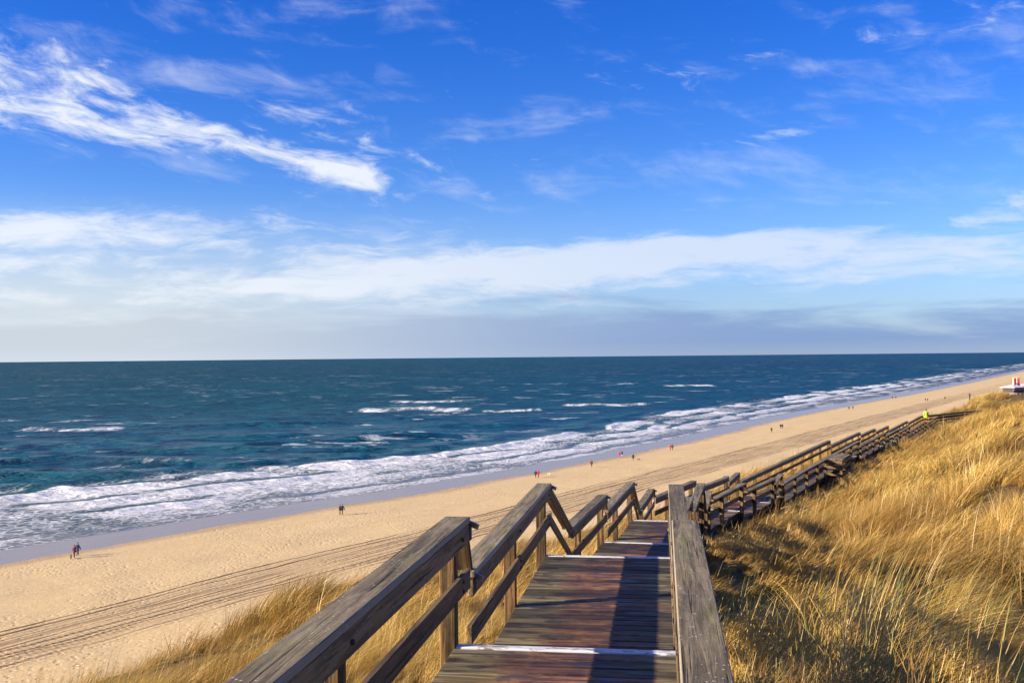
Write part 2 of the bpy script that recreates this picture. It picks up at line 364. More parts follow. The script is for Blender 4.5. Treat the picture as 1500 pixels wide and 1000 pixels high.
def mat_sea():
    m, nt, b = material('north sea water with foam')
    q = nt.attr('q').outputs['Fac']; s = nt.attr('s').outputs['Fac']; fa = nt.attr('foam').outputs['Fac']; cr = nt.attr('crest').outputs['Fac']
    pos = nt.node('ShaderNodeNewGeometry').outputs['Position']; px, py, pz = nt.sep(pos)
    dist = nt.m('SQRT', nt.m('ADD', nt.m('MULTIPLY', px, px), nt.m('MULTIPLY', py, py)))
    warp = nt.m('MULTIPLY', nt.m('SUBTRACT', nt.noise(nt.xyz(nt.m('MULTIPLY', s, .05), nt.m('MULTIPLY', q, .08)), 1.0, 3), .5), 9.0)
    qw = nt.m('ADD', q, warp)
    lace = nt.vor(nt.xyz(nt.m('MULTIPLY', s, 0.45), nt.m('MULTIPLY', qw, 0.8)), 1.0, 'DISTANCE_TO_EDGE')
    nA = nt.noise(nt.xyz(nt.m('MULTIPLY', s, 0.15), nt.m('MULTIPLY', qw, 0.42)), 1.0, 9, 0.72, 0.8)
    nB = nt.noise(nt.xyz(nt.m('MULTIPLY', s, 0.7), nt.m('MULTIPLY', qw, 1.3), 4.0), 1.0, 7, 0.75, 0.6)
    nn = nt.m('ADD', nt.m('MULTIPLY', nA, 0.62), nt.m('MULTIPLY', nB, 0.38))
    lacy = nt.step(lace, 0.22, 0.02)
    th = nt.m('SUBTRACT', 1.0, fa)
    v = nt.m('ADD', nn, nt.m('MULTIPLY', nt.m('SUBTRACT', lacy, .5), 0.16))
    f = nt.step(nt.m('SUBTRACT', v, nt.m('ADD', 0.22, nt.m('MULTIPLY', th, 0.62))), -0.03, 0.17)
    # open sea whitecaps
    wc = nt.noise(nt.xyz(nt.m('MULTIPLY', px, 0.045), nt.m('MULTIPLY', py, 0.085), 2.0), 1.0, 6, 0.62, 0.6)
    wc2 = nt.noise(nt.xyz(nt.m('MULTIPLY', px, 0.010), nt.m('MULTIPLY', py, 0.010), 6.0), 1.0, 2)
    cap = nt.step(nt.m('ADD', wc, nt.m('MULTIPLY', nt.m('SUBTRACT', wc2, 0.5), 0.38)), 0.625, 0.685)
    cap = nt.m('MULTIPLY', nt.m('MULTIPLY', cap, 0.95), nt.step(q, 55, 90))
    f = nt.m('MAXIMUM', f, cap)
    thin = nt.step(q, 34, 10)                                  # shallow sandy water near the edge
    mid = nt.step(q, 75, 30)
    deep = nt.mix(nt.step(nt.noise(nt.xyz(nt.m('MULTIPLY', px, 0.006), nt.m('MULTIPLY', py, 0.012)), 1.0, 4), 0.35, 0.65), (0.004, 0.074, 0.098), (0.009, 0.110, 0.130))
    chop_tone = nt.noise(nt.xyz(nt.m('MULTIPLY', px, 0.028), nt.m('MULTIPLY', py, 0.075), 8.0), 1.0, 6, 0.68, 0.7)  # light and dark of the waves, painted as mottling in the water colour
    deep = nt.mix(nt.step(nt.noise(nt.xyz(nt.m('MULTIPLY', px, 0.07), nt.m('MULTIPLY', py, 0.17), 5.0), 1.0, 7, 0.72, 0.5), 0.47, 0.58, 0, 0.92), deep, (0.001, 0.016, 0.032))  # dark side of the chop, put into the base colour
    deep = nt.mix(nt.step(chop_tone, 0.50, 0.64, 0, 0.85), deep, (0.018, 0.115, 0.130))
    deep = nt.mix(nt.step(az_node(nt, px, py), -0.3, 0.35, 0, 0.65), deep, (0.004, 0.066, 0.150))
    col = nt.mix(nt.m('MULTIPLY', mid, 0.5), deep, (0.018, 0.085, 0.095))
    col = nt.mix(nt.m('MULTIPLY', nt.step(cr, 0.3, 1.0), 0.55), col, (0.03, 0.12, 0.10))
    col = nt.mix(thin, col, (0.20, 0.215, 0.22))
    foamc = nt.mix(nt.step(nt.m('SUBTRACT', nn, nt.m('MULTIPLY', th, 0.6)), 0.20, 0.5), (0.60, 0.63, 0.63), (0.95, 0.93, 0.88))
    foamc = nt.mix(nt.m('MULTIPLY', thin, 0.5), foamc, (0.50, 0.49, 0.49))
    col = nt.mix(f, col, foamc)
    rough = nt.m('MAXIMUM', nt.step(f, 0, 1, 0.0, 0.8), nt.step(dist, 200, 700, 0.2, 0.5))
    b1 = nt.noise(nt.xyz(nt.m('MULTIPLY', px, .16), nt.m('MULTIPLY', py, .34)), 1.0, 7, 0.62, 0.4)
    b2 = nt.noise(nt.xyz(nt.m('MULTIPLY', px, .035), nt.m('MULTIPLY', py, .075), 3.0), 1.0, 5, 0.6, 0.4)
    near = nt.step(dist, 300, 1500, 1.25, 1.8)
    b3 = nt.noise(nt.xyz(nt.m('MULTIPLY', px, .012), nt.m('MULTIPLY', py, .022), 6.0), 1.0, 6, 0.7, 0.3)
    h = nt.m('ADD', nt.m('ADD', nt.m('MULTIPLY', b1, 0.9), nt.m('MULTIPLY', b2, 2.6)), nt.m('MULTIPLY', b3, nt.step(dist, 400, 2500, 0, 9.0)))
    h = nt.m('MULTIPLY', h, nt.m('MULTIPLY', near, nt.step(q, 8, 45, 0.12, 1.0)))
    h = nt.m('ADD', h, nt.m('MULTIPLY', f, nt.m('ADD', 0.05, nt.m('MULTIPLY', nn, 0.4))))
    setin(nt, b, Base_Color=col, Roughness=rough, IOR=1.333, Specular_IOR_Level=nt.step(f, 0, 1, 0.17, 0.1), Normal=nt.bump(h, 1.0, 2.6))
    return m
def az_node(nt, px, py): return nt.m('DIVIDE', px, nt.m('MAXIMUM', py, 1.0))

def mat_wood(name, c1, c2, c3, edge=0.0, lichen=0.0, algae=0.0, rough=0.8, grooves=0.0, spec=0.3, vary=0.35, endgrain=None):
    m, nt, b = material(name)
    o = coords(nt); x, y, z = nt.sep(o)
    oi = nt.node('ShaderNodeObjectInfo').outputs['Random']
    off = nt.m('MULTIPLY', oi, 37.0)
    st = nt.xyz(nt.m('ADD', nt.m('MULTIPLY', x, 1.1), off), nt.m('MULTIPLY', y, 22.0), nt.m('MULTIPLY', z, 22.0))
    g = nt.noise(st, 1.0, 6, 0.65, 0.5)
    v3 = nt.xyz(nt.m('ADD', x, off), y, z)
    blot = nt.noise(v3, 2.2, 5, 0.65); sp = nt.noise(v3, 14.0, 5, 0.7)
    col = nt.mix(nt.step(g, 0.41, 0.59), c1, c2)
    col = nt.mix(nt.m('MULTIPLY', nt.step(blot, 0.42, 0.66), 0.75), col, c3)
    col = nt.mix(nt.m('MULTIPLY', nt.step(sp, 0.5, 0.72), 0.3), col, tuple(t*0.4 for t in c1))
    crack = nt.step(nt.noise(nt.xyz(nt.m('ADD', nt.m('MULTIPLY', x, 0.8), off), nt.m('MULTIPLY', y, 42.0), nt.m('MULTIPLY', z, 42.0)), 1.0, 3, 0.5), 0.60, 0.68)
    col = nt.mix(nt.m('MULTIPLY', crack, 0.7), col, tuple(t*0.18 for t in c1))
    if algae:
        al = nt.m('MULTIPLY', nt.step(nt.noise(nt.xyz(nt.m('ADD', nt.m('MULTIPLY', x, 1.4), off), nt.m('MULTIPLY', y, 6.0), z), 1.0, 4, 0.6), 0.50, 0.68), algae)
        col = nt.mix(al, col, (0.16, 0.155, 0.03))
    if lichen:
        vd = nt.vor(v3, 26.0); sel = nt.noise(v3, 3.0, 2)
        li = nt.m('MULTIPLY', nt.m('MULTIPLY', nt.step(vd, 0.20, 0.13), nt.step(sel, 0.42, 0.56)), lichen)
        col = nt.mix(li, col, (0.52, 0.48, 0.40))
        vd2 = nt.vor(v3, 70.0); li2 = nt.m('MULTIPLY', nt.step(vd2, 0.22, 0.12), nt.m('MULTIPLY', nt.step(blot, 0.45, 0.6), lichen*0.5))
        col = nt.mix(li2, col, (0.42, 0.38, 0.28))
    if edge:
        e = nt.step(nt.m('ADD', nt.m('ABSOLUTE', y), nt.m('MULTIPLY', nt.m('SUBTRACT', sp, 0.5), 0.012)), edge-0.010, edge-0.002)
        col = nt.mix(nt.m('MULTIPLY', e, 0.55), col, (0.42, 0.35, 0.25))
        wornp = nt.noise(nt.xyz(nt.m('ADD', nt.m('MULTIPLY', x, 0.9), off), nt.m('MULTIPLY', y, 4.0), nt.m('MULTIPLY', z, 4.0)), 1.0, 5, 0.7)
        col = nt.mix(nt.m('MULTIPLY', nt.step(wornp, 0.52, 0.68), 0.55), col, (0.40, 0.325, 0.215))
        col = nt.mix(nt.m('MULTIPLY', nt.step(wornp, 0.44, 0.30), 0.55), col, (0.055, 0.045, 0.022))
    val = nt.m('ADD', 1.0-vary, nt.m('MULTIPLY', oi, 2*vary))
    col = nt.mix(1.0, col, nt.xyz(val, val, val), 'MULTIPLY')
    hh = nt.m('SUBTRACT', nt.m('ADD', nt.m('MULTIPLY', g, 0.6), nt.m('MULTIPLY', sp, 0.35)), nt.m('MULTIPLY', crack, 1.2))
    if grooves:
        gv = nt.step(nt.m('SINE', nt.m('MULTIPLY', y, 2*math.pi/0.024)), -0.2, 0.5)
        hh = nt.m('ADD', hh, nt.m('MULTIPLY', gv, grooves))
    setin(nt, b, Base_Color=col, Roughness=nt.step(g, 0.3, 0.7, rough-0.1, min(rough+0.1, 1)), Specular_IOR_Level=spec, Normal=nt.bump(hh, 1.0, 0.011))
    return m
def mat_plank():
    m, nt, b = material('grooved dark deck boards')
    o = coords(nt); x, y, z = nt.sep(o); oi = nt.node('ShaderNodeObjectInfo').outputs['Random']
    off = nt.m('MULTIPLY', oi, 53.0)
    st = nt.xyz(nt.m('ADD', nt.m('MULTIPLY', x, 1.3), off), nt.m('MULTIPLY', y, 26.0), nt.m('MULTIPLY', z, 26.0))
    g = nt.noise(st, 1.0, 6, 0.65, 0.4); v3 = nt.xyz(nt.m('ADD', x, off), y, z); bl = nt.noise(v3, 2.6, 5, 0.65)
    wetb = nt.step(nt.noise(nt.xyz(nt.m('MULTIPLY', x, 2.2), nt.m('ADD', nt.m('MULTIPLY', y, 5.0), nt.m('MULTIPLY', oi, 31.0))), 1.0, 4, 0.6), 0.50, 0.62)
    col = nt.mix(nt.step(g, 0.42, 0.60), (0.035, 0.013, 0.006), (0.19, 0.082, 0.036))
    col = nt.mix(nt.m('MULTIPLY', nt.step(bl, 0.45, 0.65), 0.6), col, (0.30, 0.165, 0.08))
    # algae and dry grey-green away from the trodden middle
    edge = nt.step(nt.m('ADD', nt.m('ABSOLUTE', nt.m('SUBTRACT', x, nt.m('ADD', -0.02, nt.m('MULTIPLY', nt.m('FRACT', nt.m('MULTIPLY', oi, 7.3)), 0.25)))), nt.m('MULTIPLY', nt.m('SUBTRACT', nt.noise(nt.xyz(nt.m('MULTIPLY', x, 3), nt.m('MULTIPLY', y, 3), off), 1.0, 4), .5), 0.55)), 0.34, 0.62)
    green = nt.mix(nt.step(nt.noise(st, 1.2, 4), 0.40, 0.62), (0.06, 0.05, 0.016), (0.23, 0.195, 0.09))
    col = nt.mix(nt.m('MULTIPLY', edge, 0.85), col, green)
    col = nt.mix(nt.m('MULTIPLY', wetb, 0.75), col, (0.022, 0.012, 0.007))
    ch = nt.step(nt.noise(nt.xyz(nt.m('ADD', nt.m('MULTIPLY', x, 9), off), nt.m('MULTIPLY', y, 40)), 1.0, 4, 0.7), 0.70, 0.76)
    col = nt.mix(nt.m('MULTIPLY', ch, 0.7), col, (0.35, 0.30, 0.22))
    val = nt.m('ADD', 0.45, nt.m('MULTIPLY', nt.m('MULTIPLY', oi, oi), 2.0)); col = nt.mix(1.0, col, nt.xyz(val, nt.m('MULTIPLY', val, .98), nt.m('MULTIPLY', val, .97)), 'MULTIPLY')
    gv = nt.step(nt.m('SINE', nt.m('MULTIPLY', y, 2*math.pi/0.024)), -0.3, 0.5)
    col = nt.mix(nt.step(gv, 1, 0, 0, 0.45), col, (0.012, 0.008, 0.006))
    hh = nt.m('ADD', nt.m('MULTIPLY', g, 0.5), nt.m('MULTIPLY', gv, 0.7))
    setin(nt, b, Base_Color=col, Roughness=nt.m('SUBTRACT', nt.step(bl, 0.3, 0.7, 0.55, 0.78), nt.m('MULTIPLY', wetb, 0.22)), Specular_IOR_Level=0.35, Normal=nt.bump(hh, 0.9, 0.006))
    return m
def mat_paint(name, c, chip=(0.10, 0.07, 0.05), amount=0.5, rough=0.7):
    m, nt, b = material(name)
    o = coords(nt); x, y, z = nt.sep(o); oi = nt.node('ShaderNodeObjectInfo').outputs['Random']; off = nt.m('MULTIPLY', oi, 20)
    n = nt.noise(nt.xyz(nt.m('ADD', nt.m('MULTIPLY', x, 6.0), off), nt.m('MULTIPLY', y, 26.0), nt.m('MULTIPLY', z, 20)), 1.0, 6, 0.72, 0.4)
    n2 = nt.noise(nt.xyz(nt.m('ADD', nt.m('MULTIPLY', x, 2.0), off), nt.m('MULTIPLY', y, 4), z), 1.0, 2)
    f = nt.m('MULTIPLY', nt.step(nt.m('ADD', n, nt.m('MULTIPLY', n2, 0.35)), 0.70, 0.78), amount)
    col = nt.mix(nt.noise(o, 8, 4), tuple(t*0.8 for t in c), c); col = nt.mix(f, col, chip)
    setin(nt, b, Base_Color=col, Roughness=rough, Normal=nt.bump(nt.m('SUBTRACT', n, f), 0.5, 0.004))
    return m
def mat_simple(name, c, rough=0.8, metal=0.0, var=0.25, scale=6.0):
    m, nt, b = material(name); n = nt.noise(coords(nt), scale, 4, 0.6)
    col = nt.mix(n, tuple(t*(1-var) for t in c), tuple(min(t*(1+var), 1) for t in c))
    setin(nt, b, Base_Color=col, Roughness=rough, Metallic=metal, Normal=nt.bump(n, 0.3, 0.01))
    return m
M = dict(sand=mat_sand(), dune=mat_dune(), grass=mat_grass(), sea=mat_sea(),
    cap=mat_wood('weathered handrail timber with lichen', (0.115, 0.085, 0.042), (0.28, 0.215, 0.120), (0.20, 0.155, 0.088), lichen=0.95, algae=0.6, rough=0.8, vary=0.2, edge=0.10),
    rail=mat_wood('weathered side rail timber', (0.095, 0.058, 0.024), (0.24, 0.155, 0.070), (0.17, 0.115, 0.055), lichen=0.4, algae=0.4, rough=0.8, vary=0.25),
    post=mat_wood('brown post timber', (0.035, 0.017, 0.007), (0.25, 0.135, 0.050), (0.10, 0.065, 0.030), algae=0.25, rough=0.85, vary=0.2),
    beam=mat_wood('dark bearer timber', (0.035, 0.024, 0.017), (0.08, 0.055, 0.038), (0.055, 0.04, 0.03), rough=0.85, vary=0.2),
    plank=mat_plank(), nose=mat_paint('worn white step edge paint', (0.74, 0.74, 0.74), amount=0.8),
    steel=mat_simple('galvanised steel', (0.55, 0.58, 0.62), 0.35, 0.7, 0.12), rust=mat_simple('rusty bolt head', (0.07, 0.04, 0.025), 0.7, 0.3, 0.3))

# ------------------------------------------------------------------ setting: sea, beach, dune
def build_sea():
    az = np.radians(np.concatenate([np.linspace(-75, -30, 60)[:-1], np.linspace(-30, 30, 900), np.linspace(30, 50, 50)[1:]]))
    inv = np.concatenate([np.linspace(1/70., 1/600., 520), np.linspace(1/600., 1/6000., 130)[1:], np.linspace(1/6000., 1/70000., 14)[1:]])
    AZ, IV = np.meshgrid(az, inv, indexing='ij'); r = 1/IV
    X = r*np.tan(np.clip(AZ, -1.2, 1.2)) if False else r*np.sin(AZ); Y = r*np.cos(AZ)
    s, p = to_sp(X, Y); q = p-shore_s(s)
    Z = np.zeros_like(X)
    dwn = np.exp(-r/1800.)
    foam = np.zeros_like(X); crest = np.zeros_like(X)
    # wind sea: crests roughly across the view, plus swell parallel to the coast
    for wl, amp, th, sd_ in ((46, .60, 8, 1), (27, .46, -12, 2), (17, .26, 20, 3), (9.5, .12, -25, 4)):
        t = math.radians(th); c = X*math.sin(t)+Y*math.cos(t)
        ph = 2*math.pi*(c/wl)+6*fbm(X/70., Y/70., 50+sd_, 2)
        am = amp*(0.35+1.3*fbm(X/45., Y/30., 60+sd_, 2))
        res = sstep(wl/np.maximum(r*r/70./520*6, 1e-3), 0.4, 1.5)
        cres = (1-np.abs(np.sin(ph/2)))**1.5; hid = sstep(q, 25, 80)*dwn*np.clip(res, 0, 1); Z += 2.4*am*cres*hid; crest = np.maximum(crest, 1.3*am*cres**3*hid)
    # breaking ridges near the shore
    ext = np.interp(s, [-100, 60, 110, 165, 200, 260, 330, 430, 700, 1500], [76, 74, 66, 56, 46, 38, 42, 56, 62, 70])
    ext = ext+13+18*(fbm(s/30., q/60., 71, 3)-0.5)
    dens = sstep(q, 9, 13)*np.interp(s, [150, 330, 700], [0.62, 0.50, 0.46])+sstep(q, 15, 26)*0.06+0.22*(fbm(s/16., q/5., 77, 3)-0.5)
    dens = dens*(1-sstep(q, ext-10, ext+3))*sstep(q, 8, 12)
    for k, (qc, w, hgt, fo) in enumerate(((15.5, 2.2, .10, .28), (26, 3.0, .22, .34), (38, 3.6, .40, .40), (52, 4.2, .60, .42), (66, 4.5, .55, .34))):
        qk = qc*(ext/62.)**0.75 + 9*(fbm(s/26., s*0+k, 80+k, 3)-0.5)+3*(fbm(s/6., s*0+k, 90+k, 2)-0.5)
        on = sstep(fbm(s/22., s*0+3*k, 100+k, 2), 0.32, 0.55)
        u = q-qk
        prof = np.exp(-(np.where(u < 0, u/(w*.45), u/(w*1.5)))**2)
        Z += hgt*prof*on
        foam_l = np.where(u < w*.6, np.exp(-((u+1.5)/(w*1.5))**2), 0)
        tail = sstep(-u, -1, 0)*np.exp(u/(w*3.2))
        dens = np.maximum(dens, 0)+fo*on*np.maximum(foam_l, tail*0.75)
        crest = np.maximum(crest, on*np.exp(-((u-w*.9)/(w*.6))**2)*(1 if k > 1 else 0))
        dens -= 0.78*on*np.exp(-((u-w*1.1)/(w*.55))**2)*(1 if k > 1 else .6)
    foam = np.clip(dens, 0, 1)
    # foam patches out on the sandbar: (px x, px y of the photo turned to places on the water)
    for (x0, x1, yy, hw, st) in ((515, 700, 600, 4.0, 1.0), (560, 685, 589, 2.2, .95), (700, 802, 602, 2.0, .9), (815, 965, 593, 2.2, .95), (965, 1050, 564.5, 1.8, .9), (10, 195, 631, 3.6, .85), (630, 660, 646, 2.2, .6),
                                 (185, 290, 682, 3.0, .6), (1195, 1215, 575, 2.5, 1.0), (450, 560, 612, 1.8, .35), (1380, 1440, 541, 2.0, .7), (1330, 1400, 535, 1.6, .55), (200, 320, 605, 1.6, .35), (620, 720, 633, 2.2, .5), (900, 930, 562, 1.4, .8), (800, 900, 590, 1.6, .4), (0, 60, 617, 2, .6), (600, 690, 608, 2.0, .6)):
        dyc = yy-(530-.01*(x0+x1)/2); zc = 1500*HC/dyc; xc = ((x0+x1)/2-750)/1500*zc; hx = (x1-x0)/2/1500*zc; hz = hw*zc/dyc
        wob = hz*1.6*(fbm(X/(hx*.5), X*0+yy, 120, 2)-0.5)
        g = np.exp(-((Y-zc-wob)/hz)**2)*(1-sstep(np.abs(X-xc), hx*.72, hx*1.12))
        foam = np.maximum(foam, 0.98*st*g*(0.30+1.25*fbm(X/(hx*.10), Y/(hz*.9), 130, 4))); Z += 0.35*st*g*min(1, hz/3)
        crest = np.maximum(crest, .8*st*np.exp(-((Y-zc-wob-hz)/(hz*.8))**2)*(np.abs(X-xc) < hx))
    keep = ((q[:-1, :-1] > 3) | (q[1:, 1:] > 3)) & (Y[:-1, :-1] > -60)
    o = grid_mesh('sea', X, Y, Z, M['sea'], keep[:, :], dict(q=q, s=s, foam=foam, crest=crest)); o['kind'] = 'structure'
build_sea()
def build_beach():
    s = np.concatenate([np.arange(-220, 20, 8.), np.arange(20, 420, 2.), np.geomspace(420, 4000, 160)[1:]])
    p = np.concatenate([np.arange(-6, 60, 3.), np.arange(60, 175, 1.0)])
    S, P_ = np.meshgrid(s, p, indexing='ij'); P2 = P_+(shore_s(S)-121)*sstep(P_, 60, 110)
    X = S*SDIR[0]+P2*PDIR[0]; Y = S*SDIR[1]+P2*PDIR[1]
    q = P2-shore_s(S)
    o = grid_mesh('beach', X, Y, beach_z(X, Y), M['sand'], None, dict(q=q, s=S, p=P2)); o['kind'] = 'structure'
build_beach()
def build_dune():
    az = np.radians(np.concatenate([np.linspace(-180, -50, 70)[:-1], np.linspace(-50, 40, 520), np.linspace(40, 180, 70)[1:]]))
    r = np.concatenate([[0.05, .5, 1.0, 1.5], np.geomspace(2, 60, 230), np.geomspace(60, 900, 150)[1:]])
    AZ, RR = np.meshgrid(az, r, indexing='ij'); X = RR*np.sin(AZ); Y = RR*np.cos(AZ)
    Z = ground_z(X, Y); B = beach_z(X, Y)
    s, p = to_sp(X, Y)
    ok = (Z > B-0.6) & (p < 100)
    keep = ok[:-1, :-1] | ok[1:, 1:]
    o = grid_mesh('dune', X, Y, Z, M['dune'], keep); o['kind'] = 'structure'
build_dune()

# ------------------------------------------------------------------ marram grass: blades grown in tufts over the dune
def tuft(k, nb, seg, wid, rad, hmin, hmax):
    r = np.random.default_rng(300+k); V = []; F = []; bl = []; hv = []
    for i in range(nb):
        a = r.random()*2*math.pi; rr = rad*math.sqrt(r.random()); bx, by = rr*math.cos(a), rr*math.sin(a)
        Lb = hmin+(hmax-hmin)*r.random()**0.8
        th = r.normal(0.10, 0.40); lean = 0.40+0.45*r.random(); curl = 0.9+1.1*r.random()
        if r.random() < 0.03: lean = 0.15; curl = 0.5
        dx_, dy_ = math.cos(th), math.sin(th); w = wid*(0.7+0.6*r.random())
        fa = r.random()*math.pi; wxv, wyv = math.cos(fa), math.sin(fa)
        x, y, z = bx, by, -0.05; ang = lean; col = r.random(); st = len(V)
        for j in range(seg+1):
            t = j/seg; ww = w*(1-t**1.6)*0.5+0.0004
            V.append((x-wxv*ww, y-wyv*ww, z)); V.append((x+wxv*ww, y+wyv*ww, z)); bl += [col, col]; hv += [t, t]
            ds = Lb/seg; x += dx_*math.sin(ang)*ds; y += dy_*math.sin(ang)*ds; z += math.cos(ang)*ds; ang += curl/seg*(0.6+0.9*t)
        for j in range(seg):
            b0 = st+2*j; F.append((b0, b0+1, b0+3, b0+2))
    me = bpy.data.meshes.new('grass_tuft'); me.from_pydata(V, [], F)
    for nme, arr in (('bl', bl), ('hh', hv)):
        at = me.attributes.new(nme, 'FLOAT', 'POINT'); at.data.foreach_set('value', np.array(arr, np.float32))
    me.materials.append(M['grass']); me.shade_smooth()
    return bpy.data.objects.new('tuft%02d' % k, me)
def build_grass():
    coll = bpy.data.collections.new('grass blades source')
    for k in range(5): coll.objects.link(tuft(k, 120, 7, 0.0068, 0.16, 0.45, 1.25))
    for k in range(5, 9): coll.objects.link(tuft(k, 70, 5, 0.012, 0.24, 0.45, 1.2))
    for k in range(9, 12): coll.objects.link(tuft(k, 50, 4, 0.030, 0.46, 0.45, 1.2))
    P = []; I = []; S = []; Rz = []; TX = []; TY = []
    def scatter(r0, r1, dens, a0, a1, ks, sc):
        area = math.radians(a1-a0)/2*(r1*r1-r0*r0); n = int(area*dens)
        a = np.radians(a0+(a1-a0)*rng.random(n)); r = np.sqrt(r0*r0+(r1*r1-r0*r0)*rng.random(n))
        x = r*np.sin(a); y = r*np.cos(a); d, yy = path_coord(x, y); z = ground_z(x, y); b = beach_z(x, y); s, p = to_sp(x, y)
        nz = fbm(x/2.1, y/2.1, 31, 2)
        face = -d-9
        ok = (z > b+0.25) & (p < 90) & (np.abs(d) > 1.12) & (rng.random(n) < sstep(nz+np.where(d < -1, .22, np.where(d < 6, .08, 0)), 0.28, 0.50)*0.93+0.07) & (rng.random(n) > 0.5*sstep(-d, 14, 24)*sstep(fbm(x/3, y/3, 33, 2), .35, .6))
        x, y, z, d, nz = x[ok], y[ok], z[ok], d[ok], nz[ok]; m = len(x)
        e = 0.4; gx = (ground_z(x+e, y)-z)/e; gy = (ground_z(x, y+e)-z)/e
        P.append(np.stack([x, y, z], -1)); I.append(rng.choice(ks, m))
        sz = sc*(0.35+1.15*sstep(nz, .25, .75)+0.35*rng.random(m))*np.where(np.abs(d) < 2.0, 0.70, 1.0)*np.where(d < 0, 0.80, 1.0)
        S.append(sz); Rz.append(rng.normal(0.12, 0.38, m)+2.2*(fbm(x/4., y/4., 35, 2)-0.5)); TX.append(np.arctan(gy)*0.6); TY.append(-np.arctan(gx)*0.6)
    scatter(1.5, 14, 21, -62, 62, [0, 1, 2, 3, 4], 0.66)
    scatter(14, 34, 9.5, -42, 40, [5, 6, 7, 8], 0.72)
    scatter(34, 75, 4.2, -34, 36, [9, 10, 11], 0.74)
    scatter(75, 175, 1.9, -28, 34, [9, 10, 11], 1.05)
    scatter(175, 420, 0.35, 0, 32, [9, 10, 11], 1.6)
    P = np.concatenate(P); I = np.concatenate(I); S = np.concatenate(S); Rz = np.concatenate(Rz); TX = np.concatenate(TX); TY = np.concatenate(TY)
    print('tufts', len(P))
    me = bpy.data.meshes.new('marram_grass'); me.vertices.add(len(P)); me.vertices.foreach_set('co', P.astype(np.float32).ravel())
    a = me.attributes.new('scl', 'FLOAT', 'POINT'); a.data.foreach_set('value', S.astype(np.float32))
    a = me.attributes.new('idx', 'INT', 'POINT'); a.data.foreach_set('value', I.astype(np.int32))
    a = me.attributes.new('rot', 'FLOAT_VECTOR', 'POINT'); a.data.foreach_set('vector', np.stack([TX, TY, Rz], -1).astype(np.float32).ravel())
    o = link(bpy.data.objects.new('marram_grass', me)); o['kind'] = 'stuff'; o['label'] = 'dry golden dune grass bent by the wind over the dune'; o['category'] = 'grass'
    ng = bpy.data.node_groups.new('grow grass', 'GeometryNodeTree')
    ng.interface.new_socket('Geometry', in_out='INPUT', socket_type='NodeSocketGeometry'); ng.interface.new_socket('Geometry', in_out='OUTPUT', socket_type='NodeSocketGeometry')
    N = ng.nodes; L = ng.links
    gi = N.new('NodeGroupInput'); go = N.new('NodeGroupOutput'); iop = N.new('GeometryNodeInstanceOnPoints'); ci = N.new('GeometryNodeCollectionInfo')
    ci.inputs[0].default_value = coll; ci.inputs[1].default_value = True; ci.inputs[2].default_value = True
    def named(nm, t):
        n = N.new('GeometryNodeInputNamedAttribute'); n.data_type = t; n.inputs[0].default_value = nm
        return n.outputs[0]
    L.new(gi.outputs[0], iop.inputs['Points']); L.new(ci.outputs[0], iop.inputs['Instance']); iop.inputs['Pick Instance'].default_value = True
    L.new(named('idx', 'INT'), iop.inputs['Instance Index']); L.new(named('scl', 'FLOAT'), iop.inputs['Scale'])
    e2r = N.new('FunctionNodeEulerToRotation'); L.new(named('rot', 'FLOAT_VECTOR'), e2r.inputs[0]); L.new(e2r.outputs[0], iop.inputs['Rotation'])
    L.new(iop.outputs[0], go.inputs[0])
    md = o.modifiers.new('grass', 'NODES'); md.node_group = ng
build_grass()

# ------------------------------------------------------------------ boardwalk
def box_mesh(name, L, Wd, H, mat, bev=0.0):
    bm = bmesh.new(); bmesh.ops.create_cube(bm, size=1.0)
    bmesh.ops.scale(bm, vec=(L, Wd, H), verts=bm.verts)
    if bev > 0: bmesh.ops.bevel(bm, geom=bm.edges[:], offset=bev, segments=1, affect='EDGES')
    me = bpy.data.meshes.new(name); bm.to_mesh(me); bm.free(); me.materials.append(mat); return me
def basis(p0, p1, up=Vector((0, 0, 1))):
    x = (p1-p0).normalized(); y = up.cross(x).normalized(); z = x.cross(y)
    return Matrix((x, y, z)).transposed().to_4x4()
def beam(name, p0, p1, wd, ht, mat, parent, bev=0.0, up=Vector((0, 0, 1)), mesh=None):
    """timber whose centre line runs p0 to p1"""
    L = (p1-p0).length; me = mesh or box_mesh(name, L, wd, ht, mat, bev)
    o = bpy.data.objects.new(name, me); o.parent = parent; COL.objects.link(o)
    m = Matrix.Translation((p0+p1)/2 - parent.location) @ basis(p0, p1, up); o.matrix_local = m
    return o
class Joined:
    def __init__(s): s.v = []; s.f = []
    def box(s, p0, p1, wd, ht, up=Vector((0, 0, 1))):
        L = (p1-p0).length; m = Matrix.Translation((p0+p1)/2) @ basis(p0, p1, up); n = len(s.v)
        for sx in (-.5, .5):
            for sy in (-.5, .5):
                for sz in (-.5, .5): s.v.append(m @ Vector((sx*L, sy*wd, sz*ht)))
        s.f += [tuple(n+i for i in q) for q in ((0, 1, 3, 2), (4, 6, 7, 5), (0, 4, 5, 1), (2, 3, 7, 6), (0, 2, 6, 4), (1, 5, 7, 3))]
    def build(s, name, mat, parent):
        return meshobj(name, [v-parent.location for v in s.v], s.f, mat, parent)
CAPW = 0.20; CAPT = 0.05; RAILH = 0.92; IN = 0.78
PL = 1.68; PW = 0.166; PT = 0.038; PITCH = 0.186
